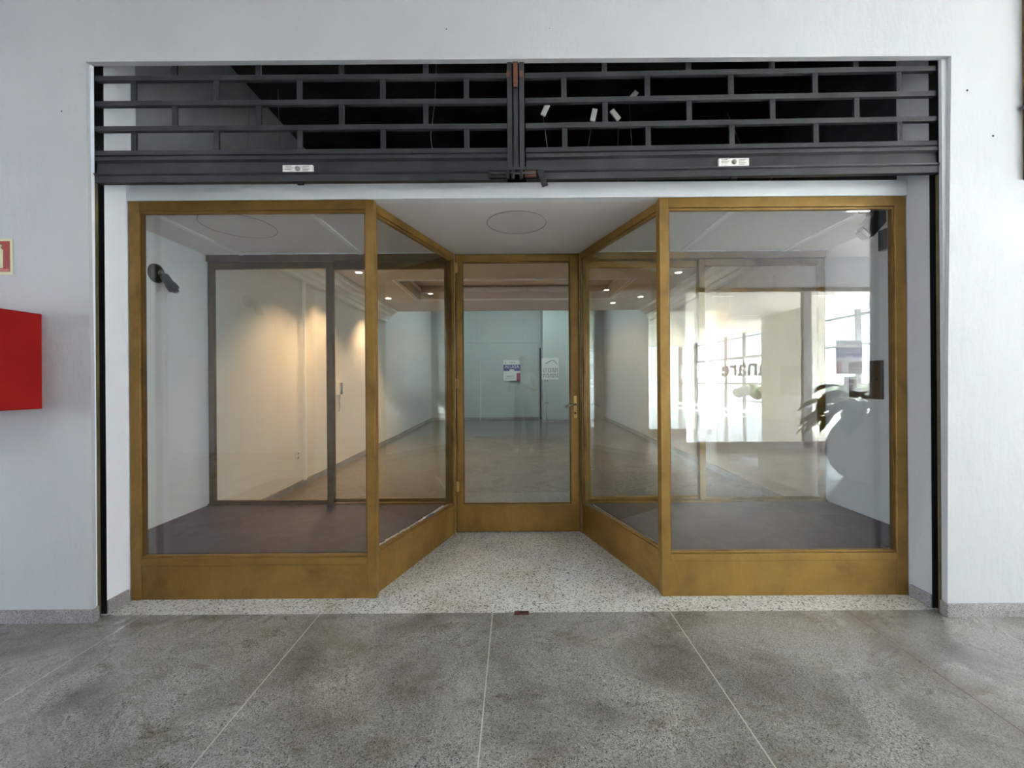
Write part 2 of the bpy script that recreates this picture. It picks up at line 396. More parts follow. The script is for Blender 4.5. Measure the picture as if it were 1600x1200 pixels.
f = MB().box(XL, XR, YG-0.005, YG+0.06, ZC-0.002, ZC+0.09)
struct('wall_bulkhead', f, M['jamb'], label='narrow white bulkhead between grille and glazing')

# opposite side of the arcade
f = MB().box(-13, 3.2, -2.95, -2.75, 0, ZR).box(3.2, 10.3, -2.95, -2.75, 3.06, ZR)
struct('wall_opposite', f, M['wall'], label='white arcade wall opposite the shopfront')
f = MB().box(-13, 10.3, -2.75, YW, 3.62, 3.75)
struct('ceiling', f, M['ceil'], label='arcade ceiling ending at the open right side')
f = MB().box(-10.1, -10.0, -2.75, -1.9, 0, 3.62).box(-10.1, -10.0, 1.2, YW, 0, 3.62).box(-10.1, -10.0, -1.9, 1.2, 2.6, 3.62)
struct('wall_light_stop_left', f, M['wall'], label='added far left end wall of the arcade, its passage narrowed to limit daylight')  # unseen wall put in to narrow the daylight from the left
f = MB().box(10.2, 10.3, -2.75, YW, 2.8, 3.62)
struct('wall_light_stop_right', f, M['wall'], label='added unseen beam across the open right end of the arcade, cutting daylight')  # unseen beam added to hold back sun and sky on the right
for x in (-7.0, -3.2, 0.8):  # panels added out of view as fill for the shopfront wall
    e = tag(empty('ceiling_panel_light', (x, 0.0, 3.6)), {-7.0: 'added square fill panel on the arcade ceiling near its far left end', -3.2: 'added square fill panel on the arcade ceiling above the red cabinet', 0.8: 'added square fill panel on the arcade ceiling in front of the door'}[x], 'ceiling light', 'added fill panels of the arcade ceiling')
    MB().box(x-0.35, x+0.35, -0.3, 0.4, 3.59, 3.619).build('frame', M['white'], e)
    MB().box(x-0.32, x+0.32, -0.27, 0.37, 3.584, 3.59).build('diffuser', M['panel'], e)
e = tag(empty('ceiling_panel_light', (4.85, -0.3, 3.6)), 'square bright panel light on the arcade ceiling, glimpsed in the right window', 'ceiling light')
MB().box(4.5, 5.2, -0.62, 0.08, 3.59, 3.619).build('frame', M['white'], e)
MB().box(4.53, 5.17, -0.59, 0.05, 3.584, 3.59).build('diffuser', M['panel'], e)
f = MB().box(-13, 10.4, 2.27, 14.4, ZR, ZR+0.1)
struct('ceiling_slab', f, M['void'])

# baseboards
f = MB().prism([(-13, YW-0.012), (-2.308, YW-0.012), (-2.308, 2.262), (-2.318, 2.272), (-2.318, 2.280), (-13, 2.28)], 0, 0.072)
f.box(XL-0.02, XL+0.012, 2.330, YG-0.01, 0, 0.072)
struct('baseboard_left', f, M['base'], 0.002)
f = MB().prism([(2.350, YW-0.012), (10.3, YW-0.012), (10.3, 2.28), (2.358, 2.280), (2.350, 2.262)], 0, 0.072)
f.box(XR-0.012, XR+0.02, 2.330, YG-0.01, 0, 0.072)
struct('baseboard_right', f, M['base'], 0.002)

# display bays: side walls, ceiling
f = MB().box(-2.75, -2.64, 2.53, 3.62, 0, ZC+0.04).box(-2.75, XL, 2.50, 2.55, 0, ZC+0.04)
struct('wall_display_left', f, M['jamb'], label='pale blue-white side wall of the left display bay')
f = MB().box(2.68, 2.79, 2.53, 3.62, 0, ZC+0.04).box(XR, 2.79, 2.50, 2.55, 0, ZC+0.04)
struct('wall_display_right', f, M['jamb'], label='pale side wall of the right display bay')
f = MB().box(-2.7, 2.74, YG+0.055, 3.64, ZC, ZC+0.035)
struct('ceiling_display', f, M['ceil'], label='painted board ceiling over the display bays and entrance')
for i, (x, y0) in enumerate(((-2.33, 2.5), (-1.31, 2.5), (1.43, 2.5), (2.31, 2.5))):
    f = MB().box(x-0.018, x+0.018, y0+0.03, 3.505, ZC-0.012, ZC)
    struct('trim_%d' % (i+1), f, M['batten'], 0.002, 'white batten strip across the display ceiling')
f = MB().box(-2.62, -0.62, 3.488, 3.503, ZC-0.006, ZC+0.0).box(0.66, 2.66, 3.488, 3.503, ZC-0.006, ZC)
struct('trim_5', f, M['batten'])

# void above the display ceiling
f = MB().box(-2.78, -2.66, 2.53, 3.56, ZC+0.04, ZR).box(-2.78, -2.66, 3.56, 5.4, 2.90, ZR)
struct('wall_void_left', f, M['wall'])
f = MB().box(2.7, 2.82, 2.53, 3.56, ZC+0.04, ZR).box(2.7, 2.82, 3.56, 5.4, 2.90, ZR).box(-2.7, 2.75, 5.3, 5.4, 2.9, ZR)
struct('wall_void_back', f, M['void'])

# ------------------------------------------------------------------ the empty shop interior
f = MB().prism([(-2.66, 3.56), (-2.88, 14.3), (-3.05, 14.3), (-3.05, 3.56)], 0, ZR)
struct('wall_shop_left', f, M['wallin'], label='pale side wall inside the shop, left')
f = MB().prism([(2.80, 3.56), (3.2, 3.56), (3.3, 14.3), (3.12, 14.3)], 0, ZR)
struct('wall_shop_right', f, M['wallin'], label='pale side wall inside the shop, right')
f = MB().box(-3, 3.2, 14.2, 14.35, 0, ZR)
struct('wall_shop_back', f, M['backw'], label='teal-grey back wall of the shop')
f = MB().box(0.92, 2.6, 13.2, 14.2, 0, 3.95)
struct('wall_shop_partition', f, M['backw'], label='projecting teal-grey partition at the back of the shop')
f = MB().box(-2.86, -1.3, 14.16, 14.2, 2.68, 2.74).box(-1.34, -1.28, 14.15, 14.2, 2.7, 3.95).box(0.30, 0.36, 14.15, 14.2, 2.7, 3.95).box(-1.3, 0.9, 14.16, 14.2, 2.66, 2.72).box(-1.22, -1.18, 14.17, 14.2, 0.0, 2.6).box(0.82, 0.88, 14.1, 14.2, 0.0, 2.55)
struct('trim_6', f, M['backw'], 0.004)
f = MB().box(0.86, 0.91, 14.0, 14.19, 0.02, 2.46)
struct('trim_7', f, M['steeld'])
f = MB().prism([(-2.645, 3.6), (-2.865, 14.2), (-2.9, 14.2), (-2.7, 3.6)], 0, 0.085).box(-2.87, 0.9, 14.18, 14.2, 0, 0.085)
struct('baseboard_shop_left', f, M['base'])
f = MB().prism([(2.785, 3.6), (2.85, 3.6), (3.16, 14.2), (3.105, 14.2)], 0, 0.085).box(0.92, 2.6, 13.185, 13.2, 0, 0.085)
struct('baseboard_shop_right', f, M['base'])
# ceiling: lowered soffit with a stepped tray, beam at its far end
f = MB().box(-3.0, 3.2, 3.62, 6.15, 2.84, 2.90).box(-3.0, -1.75, 6.15, 7.55, 2.84, 2.90).box(1.75, 3.2, 6.15, 7.55, 2.84, 2.90).box(-3.0, 3.2, 7.55, 8.85, 2.84, 2.90)
f.box(-1.85, 1.85, 6.05, 7.65, 3.08, 3.12)
for a, z0, z1 in ((0.0, 2.90, 2.96), (-0.05, 2.96, 3.02), (0.03, 3.02, 3.08)):
    f.box(-1.8-a, 1.8+a, 6.05-a, 6.15-a, z0, z1).box(-1.8-a, 1.8+a, 7.55+a, 7.65+a, z0, z1)
    f.box(-1.85-a, -1.75-a, 6.1, 7.6, z0, z1).box(1.75+a, 1.85+a, 6.1, 7.6, z0, z1)
f.box(-3, 3.2, 8.75, 8.85, 2.90, ZR)
struct('ceiling_shop', f, M['ceilin'], label='lowered shop ceiling with a stepped recessed tray')
f = MB().box(-3, 3.2, 3.56, 3.62, ZC+0.035, 2.90)
struct('wall_shop_front', f, M['wallin'])
f = MB()
for a in (0.0, 0.05):
    f.box(-1.75+a*0, 1.75, 6.13-a, 6.15-a, 2.825, 2.84).box(-1.75, 1.75, 7.55+a, 7.57+a, 2.825, 2.84).box(-1.77-a, -1.75-a, 6.13, 7.57, 2.825, 2.84).box(1.75+a, 1.77+a, 6.13, 7.57, 2.825, 2.84)
for w_, z0, z1 in ((0.07, 2.60, 2.66), (0.12, 2.66, 2.73), (0.20, 2.73, 2.79), (0.26, 2.79, 2.84)):
    f.prism([(-2.70, 3.64), (-2.66+w_, 3.64), (-2.765+w_, 8.75), (-2.80, 8.75)], z0, z1).prism([(2.85, 3.64), (2.80-w_, 3.64), (2.955-w_, 8.75), (3.0, 8.75)][::-1], z0, z1)
struct('trim_8', f, M['batten'], label='pale moulding around the ceiling tray')
f = MB().prism([(-2.663, 5.15), (-2.635, 5.15), (-2.636, 5.19), (-2.665, 5.19)], 0.085, 2.80)
struct('trim_9', f, M['batten'], label='thin vertical strip on the left shop wall')

def downlight(x, y, z, label, energy=120, z_beam=True):
    e = tag(empty('ceiling_downlight', (x, y, z)), label, 'ceiling light', 'recessed downlights in the shop ceiling')
    n = 24; mb = MB().tube([(x+0.05*math.cos(2*math.pi*k/n), y+0.05*math.sin(2*math.pi*k/n), z-0.003) for k in range(n)], 0.007, 8, closed=True)
    mb.build('rim', M['white'], e)
    MB().lathe([(0.001, 0), (0.042, 0), (0.042, 0.004), (0.001, 0.004)], (x, y, z-0.006), 24).build('lamp', M['lamp'], e)
    l = bpy.data.lights.new('downlight_spot', 'SPOT'); l.energy = energy; l.color = (1.0, 0.60, 0.30); l.spot_size = R(105); l.spot_blend = 0.7; l.shadow_soft_size = 0.04
    o = bpy.data.objects.new('downlight_spot', l); COL.objects.link(o); o.location = (0, 0, -0.02); o.parent = e
    return e
DL = [(-2.15, 5.68, 'warm downlight nearest the glass on the left side of the shop'),
      (-2.28, 7.43, 'warm downlight further back beside the left shop wall'),
      (-1.3, 8.1, 'warm downlight behind the tray, left of the door'),
      (2.33, 5.8, 'warm downlight nearest the glass on the right side of the shop'),
      (2.30, 7.44, 'warm downlight further back beside the right shop wall'),
      (-1.95, 4.75, 'warm downlight just inside the left display window, hidden by its head rail'),
      (1.93, 8.0, 'warm downlight behind the tray on the right of the shop')]
for x, y, lb in DL: downlight(x, y, 2.84, lb, 85 if x < 0 else 32)
e = tag(empty('tube_fill_light', (0, 11.4, 4.0)), 'added hidden tube light filling the high back of the shop', 'ceiling light')  # lamp added behind the beam to brighten the back wall
MB().box(-1.6, 1.6, 11.3, 11.5, 4.02, ZR).build('housing', M['white'], e)
MB().tube([(-1.55, 11.36, 4.0), (1.55, 11.36, 4.0)], 0.02, 10).build('tube', M['tube'], e)
MB().tube([(-1.55, 11.44, 4.0), (1.55, 11.44, 4.0)], 0.02, 10).build('tube', M['tube'], e)

# ------------------------------------------------------------------ shopfront glazing
def glazing(name, A, B, z0, z1, pl, pr, top, base, label, dep=0.05, mat='gold', ext=True, panel=True, extend=0.0):
    """framed pane from A to B (plan), outside on the local -y side"""
    T, L = line_matrix(A, B)
    e = tag(empty(name, (A[0], A[1], z0)), label, None, None, 'structure')
    g = M[mat]
    MB().box(0, pl, 0, dep, z0, z1, T).build('post', g, e, bevel=0.003)
    MB().box(L-pr, L, 0, dep, z0, z1, T).build('post', g, e, bevel=0.003)
    MB().box(pl, L-pr, 0.0, dep, z1-top, z1, T).build('top_rail', g, e, bevel=0.003)
    MB().box(pl, L-pr, 0.012, dep-0.012, z1-top-0.014, z1-top, T).build('glazing_bead', g, e, bevel=0.002)
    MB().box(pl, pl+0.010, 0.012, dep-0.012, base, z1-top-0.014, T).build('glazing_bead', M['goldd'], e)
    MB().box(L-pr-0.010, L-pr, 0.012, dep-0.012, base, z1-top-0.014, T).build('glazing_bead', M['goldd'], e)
    sill = MB().box(pl, L-pr, 0.0, dep, base-0.055, base-0.012, T).box(pl, L-pr, 0.012, dep-0.008, base-0.012, base, T)
    sill.build('sill_rail', g, e, bevel=0.003)
    if panel:
        MB().box(pl, L-pr, 0.005, dep-0.005, z0, base-0.0565, T).build('base_panel', g, e, bevel=0.002)
    MB().box(pl-0.005, L-pr+0.005, dep*0.5-0.003, dep*0.5+0.003, base-0.005, z1-top+0.003-0.014+0.012, T).build('glass', M['glass'], e)
    return e
glazing('window_1', (-2.321, YG), (-0.842, YG), 0, ZC-0.003, 0.062, 0.052, 0.058, 0.262, 'left front display window in a gold painted frame')
glazing('window_2', (0.880, YG), (2.366, YG), 0, ZC-0.003, 0.054, 0.066, 0.060, 0.268, 'right front display window in a gold painted frame, bright reflections')
glazing('window_3', (-0.852, YG+0.056), (-0.512, YD-0.01), 0, ZC-0.003, 0.02, 0.030, 0.052, 0.268, 'left splayed side window beside the entrance door')
glazing('window_4', (0.565, YD-0.01), (0.890, YG+0.056), 0, ZC-0.003, 0.030, 0.02, 0.052, 0.268, 'right splayed side window beside the entrance door')

# door
e = tag(empty('door_1', (-0.503, YD, 0)), 'narrow glazed entrance door in a gold painted frame', None, None, 'structure')
x0, x1 = -0.500, 0.556
g = M['gold']
MB().box(x0, x0+0.052, YD, YD+0.045, 0.008, 2.40).build('stile', g, e, bevel=0.003)
MB().box(x1-0.072, x1, YD, YD+0.045, 0.008, 2.40).build('stile', g, e, bevel=0.003)
MB().box(x0+0.052, x1-0.072, YD, YD+0.045, 2.345, 2.40).build('top_rail', g, e, bevel=0.003)
MB().box(x0+0.052, x1-0.072, YD, YD+0.045, 0.008, 0.243).build('kick_rail', g, e, bevel=0.003)
MB().box(x0+0.052, x1-0.072, YD+0.008, YD+0.037, 0.243, 0.255).box(x0+0.052, x1-0.072, YD+0.008, YD+0.037, 2.335, 2.345).box(x0+0.052, x0+0.06, YD+0.008, YD+0.037, 0.255, 2.335).box(x1-0.08, x1-0.072, YD+0.008, YD+0.037, 0.255, 2.335).build('glazing_bead', M['goldd'], e)
MB().box(x0+0.055, x1-0.075, YD+0.019, YD+0.025, 0.25, 2.34).build('glass', M['glass'], e)
hd = MB().box(0.508, 0.536, YD-0.006, YD, 0.985, 1.175).build('lock_plate', M['brass'], e, bevel=0.003)
MB().tube([(0.522, YD-0.006, 1.105), (0.522, YD-0.045, 1.105), (0.505, YD-0.052, 1.105), (0.43, YD-0.05, 1.085)], [0.009, 0.008, 0.009, 0.008], 10).build('handle', M['chrome'], e)
MB().lathe([(0.001, 0), (0.009, 0), (0.009, 0.008), (0.001, 0.008)], (0, 0, 0), 14, Matrix.Translation((0.522, YD-0.006, 1.03)) @ Matrix.Rotation(R(90), 4, 'X')).build('keyhole', M['black'], hd)
for z in (2.29, 1.29, 0.40):
    MB().tube([(x0-0.001, YD-0.007, z-0.045), (x0-0.001, YD-0.007, z+0.045)], 0.007, 10).box(x0-0.004, x0+0.016, YD-0.003, YD+0.0, z-0.04, z+0.04).build('hinge', M['brass'], e)
f = MB().box(-0.512, -0.502, YD+0.004, YD+0.06, 0, ZC).box(0.558, 0.566, YD+0.004, YD+0.06, 0, ZC).box(-0.512, 0.566, YD+0.01, YD+0.05, 2.4015, ZC)
struct('trim_10', f, M['goldd'])

# rear glazed screens of the display bays: head rail and two sliding leaves each
def rear(name, x0, x1, xm, label, mat, flip):
    e = tag(empty(name, (x0, YD, 0.265)), label, None, None, 'structure')
    MB().box(x0, x1, YD-0.032, YD+0.06, 2.350, ZC-0.003).build('head_rail', M[mat], e, bevel=0.003)
    MB().box(x0, x1, YD-0.030, YD+0.06, 0.24, 0.272).build('bottom_track', M[mat], e, bevel=0.002)
    for k, (a, b) in enumerate(((x0+0.004, xm+0.03), (xm-0.03, x1-0.004))):
        y = YD-0.018 if (k == 0) != flip else YD+0.022
        lf = MB().box(a, a+0.052, y, y+0.028, 0.273, 2.346).box(b-0.056, b, y, y+0.028, 0.273, 2.346).box(a+0.052, b-0.056, y, y+0.028, 2.290, 2.346).box(a+0.052, b-0.056, y, y+0.028, 0.273, 0.296).build('leaf', M[mat], e, bevel=0.003)
        MB().box(a+0.05, b-0.054, y+0.011, y+0.016, 0.290, 2.296).build('glass', M['glass'], lf)
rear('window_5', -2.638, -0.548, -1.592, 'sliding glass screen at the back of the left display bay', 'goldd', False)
rear('window_6', 0.600, 2.678, 1.62, 'sliding glass screen at the back of the right display bay', 'gold', True)

# display platforms
for nm, poly, lb in (('display_platform', [(-2.638, 2.525), (-0.80, 2.525), (-0.585, 3.50), (-2.638, 3.50)], 'raised display platform with purple-brown plank vinyl in the left bay'),
                     ('display_platform', [(0.845, 2.525), (2.678, 2.525), (2.678, 3.50), (0.645, 3.50)], 'raised display platform with purple-brown plank vinyl in the right bay')):
    if poly[0][0] < 0: poly = [(-2.638, 2.553), (-2.29, 2.553), (-2.29, 2.522), (-0.915, 2.522), (-0.615, 3.505), (-2.638, 3.505)]
    else: poly = [(0.945, 2.522), (2.30, 2.522), (2.30, 2.553), (2.678, 2.553), (2.678, 3.505), (0.665, 3.505)]
    e = tag(empty(nm, ((poly[0][0]+poly[2][0])/2, 3.0, 0)), lb, 'platform')
    MB().prism(poly, 0.002, 0.255).build('box', M['white'], e)
    MB().prism(poly, 0.255, 0.2605).build('vinyl', M['wood'], e)

# torn tape along the left splayed glass
def strip(name, pts_in, wid, z, mat, label, seed, side):
    rnd = random.Random(seed); A, B = [Vector((*p, 0)) for p in pts_in]; d = (B-A); L = d.length; d.normalize(); nrm = Vector((-d.y, d.x, 0))*side
    n = 46; vs = []; fs = []
    for i in range(n+1):
        t = i/n; wv = wid*(0.55+0.6*rnd.random())*(1-0.45*t); zz = z+0.004*rnd.random()+(0.012*math.sin(t*9)**2 if t > 0.6 else 0)
        p = A+d*L*t; q = p+nrm*wv
        for (c, h) in ((p, z), (q, z), (q, zz+0.002), (p, zz+0.003)): vs.append((c.x, c.y, h))
        if i < n:
            o = i*4
            for k in range(4): fs.append((o+k, o+(k+1) % 4, o+4+(k+1) % 4, o+4+k))
    fs += [(3, 2, 1, 0), (n*4, n*4+1, n*4+2, n*4+3)]
    o = MB().add(vs, fs).build(name, M[mat], origin=(pts_in[0][0], pts_in[0][1], z)); return tag(o, label, 'tape')
strip('tape_strip', ((-0.862, 2.60), (-0.568, 3.46)), 0.03, 0.262, 'tape', 'torn silvery white tape along the foot of the left splayed window', 3, 1)
strip('tape_strip', ((-0.846, 2.60), (-0.63, 3.25)), 0.012, 0.2615, 'bluet', 'thin blue strip beneath the left splayed window glass', 5, 1)
strip('tape_strip', ((0.905, 2.62), (0.60, 3.46)), 0.014, 0.262, 'ink', 'frayed dark edging strip along the foot of the right splayed window', 8, -1)

# ------------------------------------------------------------------ rolling grilles
YGR = 2.292
def grille(side):
    c = 'left' if side < 0 else 'right'
    # built flat, then the right leaf hangs a touch out of level
    if side < 0: xa, xb = XL+0.007, -0.032; links = {0: (-1.888, -1.42, -0.956, -0.485), 1: (-2.118, -1.655, -1.19, -0.725, -0.258)}
    else: xa, xb = 0.074, XR-0.007; links = {0: (0.055+0.465, 0.99, 1.456, 1.925), 1: (0.292, 0.758, 1.226, 1.695, 2.163)}
    T = Matrix.Translation((0, YGR, 0)) @ (Matrix.Identity(4) if side < 0 else (Matrix.Translation((0.067, 0, 2.5)) @ Matrix.Rotation(R(-0.62), 4, 'Y') @ Matrix.Translation((-0.067, 0, -2.5))))
    e = tag(empty('rolling_grille', ((xa+xb)/2, YGR, 2.42)), 'raised charcoal steel rolling grille, %s leaf of the pair above the shopfront' % c, 'security grille', 'rolling grilles over the shopfront')
    st = M['steel']
    zs = [2.590, 2.727, 2.867, 3.007]
    for z in zs[1:]+[3.147]:
        MB().box(xa, xb, -0.012, 0.012, z-0.014, z+0.014, T).build('bar', st, e, bevel=0.002)
    for row in range(4):
        for x in links[(row+1) % 2]:
            mb = MB().box(x-0.014, x+0.014, -0.006, 0.006, zs[row]+0.014, zs[row]+0.126, T)
            for zz in (zs[row]+0.03, zs[row]+0.11): mb.add([Vector((x+0.0045*math.cos(t*math.pi/4), -0.009, zz+0.0045*math.sin(t*math.pi/4))) for t in range(8)]+[Vector((x+0.0045*math.cos(t*math.pi/4), -0.006, zz+0.0045*math.sin(t*math.pi/4))) for t in range(8)], [tuple(range(8))]+[(i, 8+i, 8+(i+1) % 8, (i+1) % 8) for i in range(8)], T)
            mb.build('link', st, e)
    # folded bottom slat
    prof = [(-0.012, 2.604), (-0.014, 2.578), (-0.006, 2.574), (-0.006, 2.570), (-0.016, 2.566), (-0.016, 2.548), (-0.002, 2.538), (-0.006, 2.478), (-0.026, 2.472), (-0.024, 2.466), (-0.016, 2.460), (-0.016, 2.424), (0.014, 2.424), (0.014, 2.604)]
    xx0, xx1 = xa, xb
    vs = [(xx0, a, b) for a, b in prof]+[(xx1, a, b) for a, b in prof]; n = len(prof)
    MB().add(vs, [tuple(range(n)), tuple(range(n, 2*n))[::-1]]+[(i, n+i, n+(i+1) % n, (i+1) % n) for i in range(n)], T).build('bottom_slat', st, e)
    px = -1.195 if side < 0 else 1.226
    pz = 2.492 if side < 0 else 2.500
    pl = MB().box(px-0.084, px+0.084, -0.020, -0.004, pz-0.021, pz+0.021, T).build('name_plate', M['alu'], e, bevel=0.002)
    MB().lathe([(0.001, 0), (0.014, 0), (0.012, 0.006), (0.001, 0.006)], (0, 0, 0), 18, T @ Matrix.Translation((px, -0.020, pz)) @ Matrix.Rotation(R(90), 4, 'X')).build('keyhole', M['engr'], pl)
    mb = MB(); m2 = MB()
    for i in range(4):
        zz = pz+0.013-i*0.0085
        mb.box(px+0.026, px+0.066-0.008*(i % 2), -0.0206, -0.019, zz-0.0016, zz+0.0016, T)
        if i < 3: m2.box(px-0.070, px-0.036+0.01*(i % 2), -0.0206, -0.019, zz-0.0016, zz+0.0016, T)
    mb.build('engraving', M['engr'], pl); m2.build('engraving', M['engr'], pl)
    MB().box(px-0.012, px+0.022, -0.010, 0.006, 2.412, 2.425, T).build('lock_bolt', M['steeld'], e)
    if side < 0: MB().tube([(xa+0.02, YGR+0.25, 3.52), (xb, YGR+0.25, 3.52)], 0.11, 20).build('drum', M['void'], e)
    else: MB().tube([(xa, YGR+0.25, 3.52), (xb-0.02, YGR+0.25, 3.52)], 0.11, 20).build('drum', M['void'], e)
grille(-1); grille(1)
e = tag(empty('grille_post', (0.018, YGR, 2.42)), 'charcoal steel centre post between the two grille leaves, rusty at the top', 'post')
for a, b, y in ((-0.030, -0.003, -0.026), (0.003, 0.030, -0.018), (0.037, 0.064, -0.026)):
    MB().box(a, b, YGR+y, YGR+0.012, 2.478, 3.16).build('upright', M['steel'], e, bevel=0.002)
MB().box(0.003, 0.030, YGR-0.030, YGR-0.0185, 2.952, 3.082).box(0.006, 0.028, YGR-0.031, YGR-0.0185, 2.93, 2.95).build('rusty_tab', M['rust'], e, bevel=0.002)
MB().box(-0.032, -0.012, YGR-0.030, YGR-0.0265, 2.985, 3.02).build('rusty_plate', M['rust'], e)
MB().box(0.038, 0.060, YGR-0.030, YGR-0.0265, 2.985, 3.02).build('rusty_plate', M['rust'], e)
MB().box(-0.08, 0.12, YGR-0.03, YGR-0.027, 3.075, 3.088).build('top_cleat', M['steel'], e)
e = tag(empty('gate_latch', (0.02, YGR-0.035, 2.44)), 'black bolt latch with a dangling hasp under the middle of the grille', 'latch')
MB().box(-0.135, 0.150, YGR-0.034, YGR-0.0275, 2.470, 2.486).build('latch_plate', M['steel'], e)
MB().box(-0.135, -0.02, YGR-0.036, YGR-0.0275, 2.428, 2.466).build('bolt_plate', M['steeld'], e, bevel=0.002)
MB().box(0.065, 0.125, YGR-0.036, YGR-0.0275, 2.430, 2.466).build('rusty_plate', M['rust'], e, bevel=0.002)
for x in (-0.028, 0.0, 0.045): MB().tube([(x, YGR-0.040, 2.466), (x, YGR-0.040, 2.420)], 0.010, 10).build('knuckle', M['steeld'], e)
MB().tube([(-0.12, YGR-0.042, 2.448), (0.12, YGR-0.042, 2.448)], 0.006, 8).build('bolt', M['steel'], e)
MB().box(-0.017, 0.017, -0.004, 0.004, -0.095, 0.0, Matrix.Translation((0.148, YGR-0.040, 2.466)) @ Matrix.Rotation(R(-17), 4, 'Y')).build('hasp', M['steeld'], e, bevel=0.002)

# side guides
def guide(s):
    X = XL if s < 0 else XR
    o = empty('grille_guide', (X, 2.30, 0)); tag(o, 'tall steel guide channel with a black slot set in the %s jamb' % ('left' if s < 0 else 'right'), 'guide rail', 'guide channels of the grille')
    a, b = (X-0.045, X+0.004) if s < 0 else (X-0.004, X+0.045)
    MB().box(a, b, 2.2805, 2.2955, 0, 2.44).build('front_flange', M['olive'], o)
    MB().box(a, b-0.002*(s > 0), 2.3265, 2.3295, 0, 3.5).build('rear_flange', M['steeld'], o)
    c = (X-0.049, X-0.045) if s < 0 else (X+0.045, X+0.049)
    MB().box(c[0], c[1], 2.281, 2.329, 0, 3.5).build('web', M['steeld'], o)
guide(-1); guide(1)

# floor socket for the bolt
e = tag(empty('floor_socket', (0.03, 2.30, 0)), 'small rusty bolt socket set in the threshold edge', 'floor socket')
MB().box(-0.01, 0.072, 2.286, 2.322, 0.0, 0.003).build('plate', M['rust'], e, bevel=0.001)
MB().box(0.022, 0.040, 2.297, 2.311, 0.0032, 0.0042).build('hole', M['steeld'], e)

# hangers in the void
for i, (x, y, z0, z1, dx, rot, lb) in enumerate((
    (0.305, 2.80, 2.455, 3.13, -0.10, 25, 'white tag on a thin leaning wire behind the grille, nearest the centre post'),
    (0.47, 2.80, 2.455, 3.09, 0.075, 12, 'thin white tag on a wire behind the grille, second from the centre post'),
    (0.72, 2.85, 2.455, 3.13, 0.02, -38, 'broad white tag on a straight wire, third from the centre post'),
    (0.88, 2.85, 2.455, 3.26, -0.07, 40, 'white tag held highest on its wire, partly behind a grille bar'))):
    e = tag(empty('ceiling_hanger', (x, y, z0)), lb, 'hanger wire', 'tagged wires standing above the display ceiling')
    pts = [(x, y, z0), (x+dx*0.3+0.006, y, z0+0.2), (x+dx*0.6-0.006, y, z0+0.42), (x+dx, y, z1)]
    MB().tube(pts, 0.0018, 6).build('wire', M['wire'], e)
    MB().box(-0.018, 0.018, -0.006, 0.006, 0, 0.085, Matrix.Translation((x+dx, y, z1-0.01)) @ Matrix.Rotation(R(rot), 4, 'Y')).build('tag', M['white'], e, bevel=0.003)
for x, y, b, lb in ((-0.545, 2.75, 0.02, 'looped thin wire hanging behind the middle of the left grille leaf'), (-1.95, 3.0, 0.015, 'dark thin wire behind the left end of the grille, first from the side wall'), (-1.70, 3.0, -0.01, 'dark thin wire behind the left end of the grille, second from the side wall'), (2.05, 3.3, -0.18, 'thin slanting wire behind the right grille leaf')):
    pts = [(x+b*math.sin(t*2.2)+(b*t*0.3), y, 2.455+t*0.25) for t in range(5)]
    tag(MB().tube(pts, 0.0022, 6).build('loose_wire', M['wire'], origin=(x, y, 2.455)), lb, 'wire', 'loose wires in the void above the displays')

# ------------------------------------------------------------------ fixtures in the bays
def ring(x, y, r, label):
    n = 64; mb = MB().tube([(x+r*math.cos(2*math.pi*k/n), y+r*math.sin(2*math.pi*k/n), ZC-0.0005) for k in range(n)], 0.0016, 6, closed=True)
    o = mb.build('cover_ring', M['ink'], origin=(x, y, ZC)); tag(o, label, 'ceiling cover', 'round covers in the display ceiling')
ring(0.022, 2.86, 0.205, 'thin round outline of a cover in the ceiling before the door')
ring(-1.93, 2.88, 0.235, 'thin round outline of a cover in the ceiling of the left display bay')

# black spotlight on the left wall
e = tag(empty('wall_spotlight', (-2.64, 2.98, 2.12)), 'black spotlight with a round base on the left display wall', 'spotlight')
TW = Matrix.Translation((-2.64, 3.02, 2.12)) @ Matrix.Rotation(R(90), 4, 'Y')
MB().lathe([(0.001, 0), (0.070, 0), (0.068, 0.012), (0.045, 0.030), (0.001, 0.033)], (0, 0, 0), 28, TW).build('base', M['black'], e)
MB().lathe([(0.022, 0.028), (0.022, 0.040), (0.014, 0.040), (0.014, 0.028)], (0, 0, 0), 20, TW).build('collar', M['chrome'], e)
MB().tube([(-2.61, 3.02, 2.12), (-2.565, 3.02, 2.10)], 0.011, 10).build('arm', M['black'], e)
MB().tube([(-2.575, 3.015, 2.10), (-2.535, 3.02, 2.04), (-2.53, 3.02, 2.033), (-2.51, 3.03, 2.00), (-2.506, 3.032, 1.995), (-2.50, 3.035, 1.985)], [0.028, 0.03, 0.036, 0.036, 0.02, 0.02], 14).build('lamp_head', M['black'], e)
MB().tube([(-2.501, 3.035, 1.9865), (-2.497, 3.0365, 1.981)], 0.015, 12).build('lens', M['chrome'], e)
tag(MB().tube([(-2.636, 2.93, 2.16), (-2.636, 2.95, 2.25), (-2.636, 2.93, 2.32), (-2.636, 2.94, ZC-0.002)], 0.003, 8).build('lamp_cable', M['white'], origin=(-2.636, 2.94, 2.16)), 'thin white cable from the left spotlight up to the ceiling', 'cable')
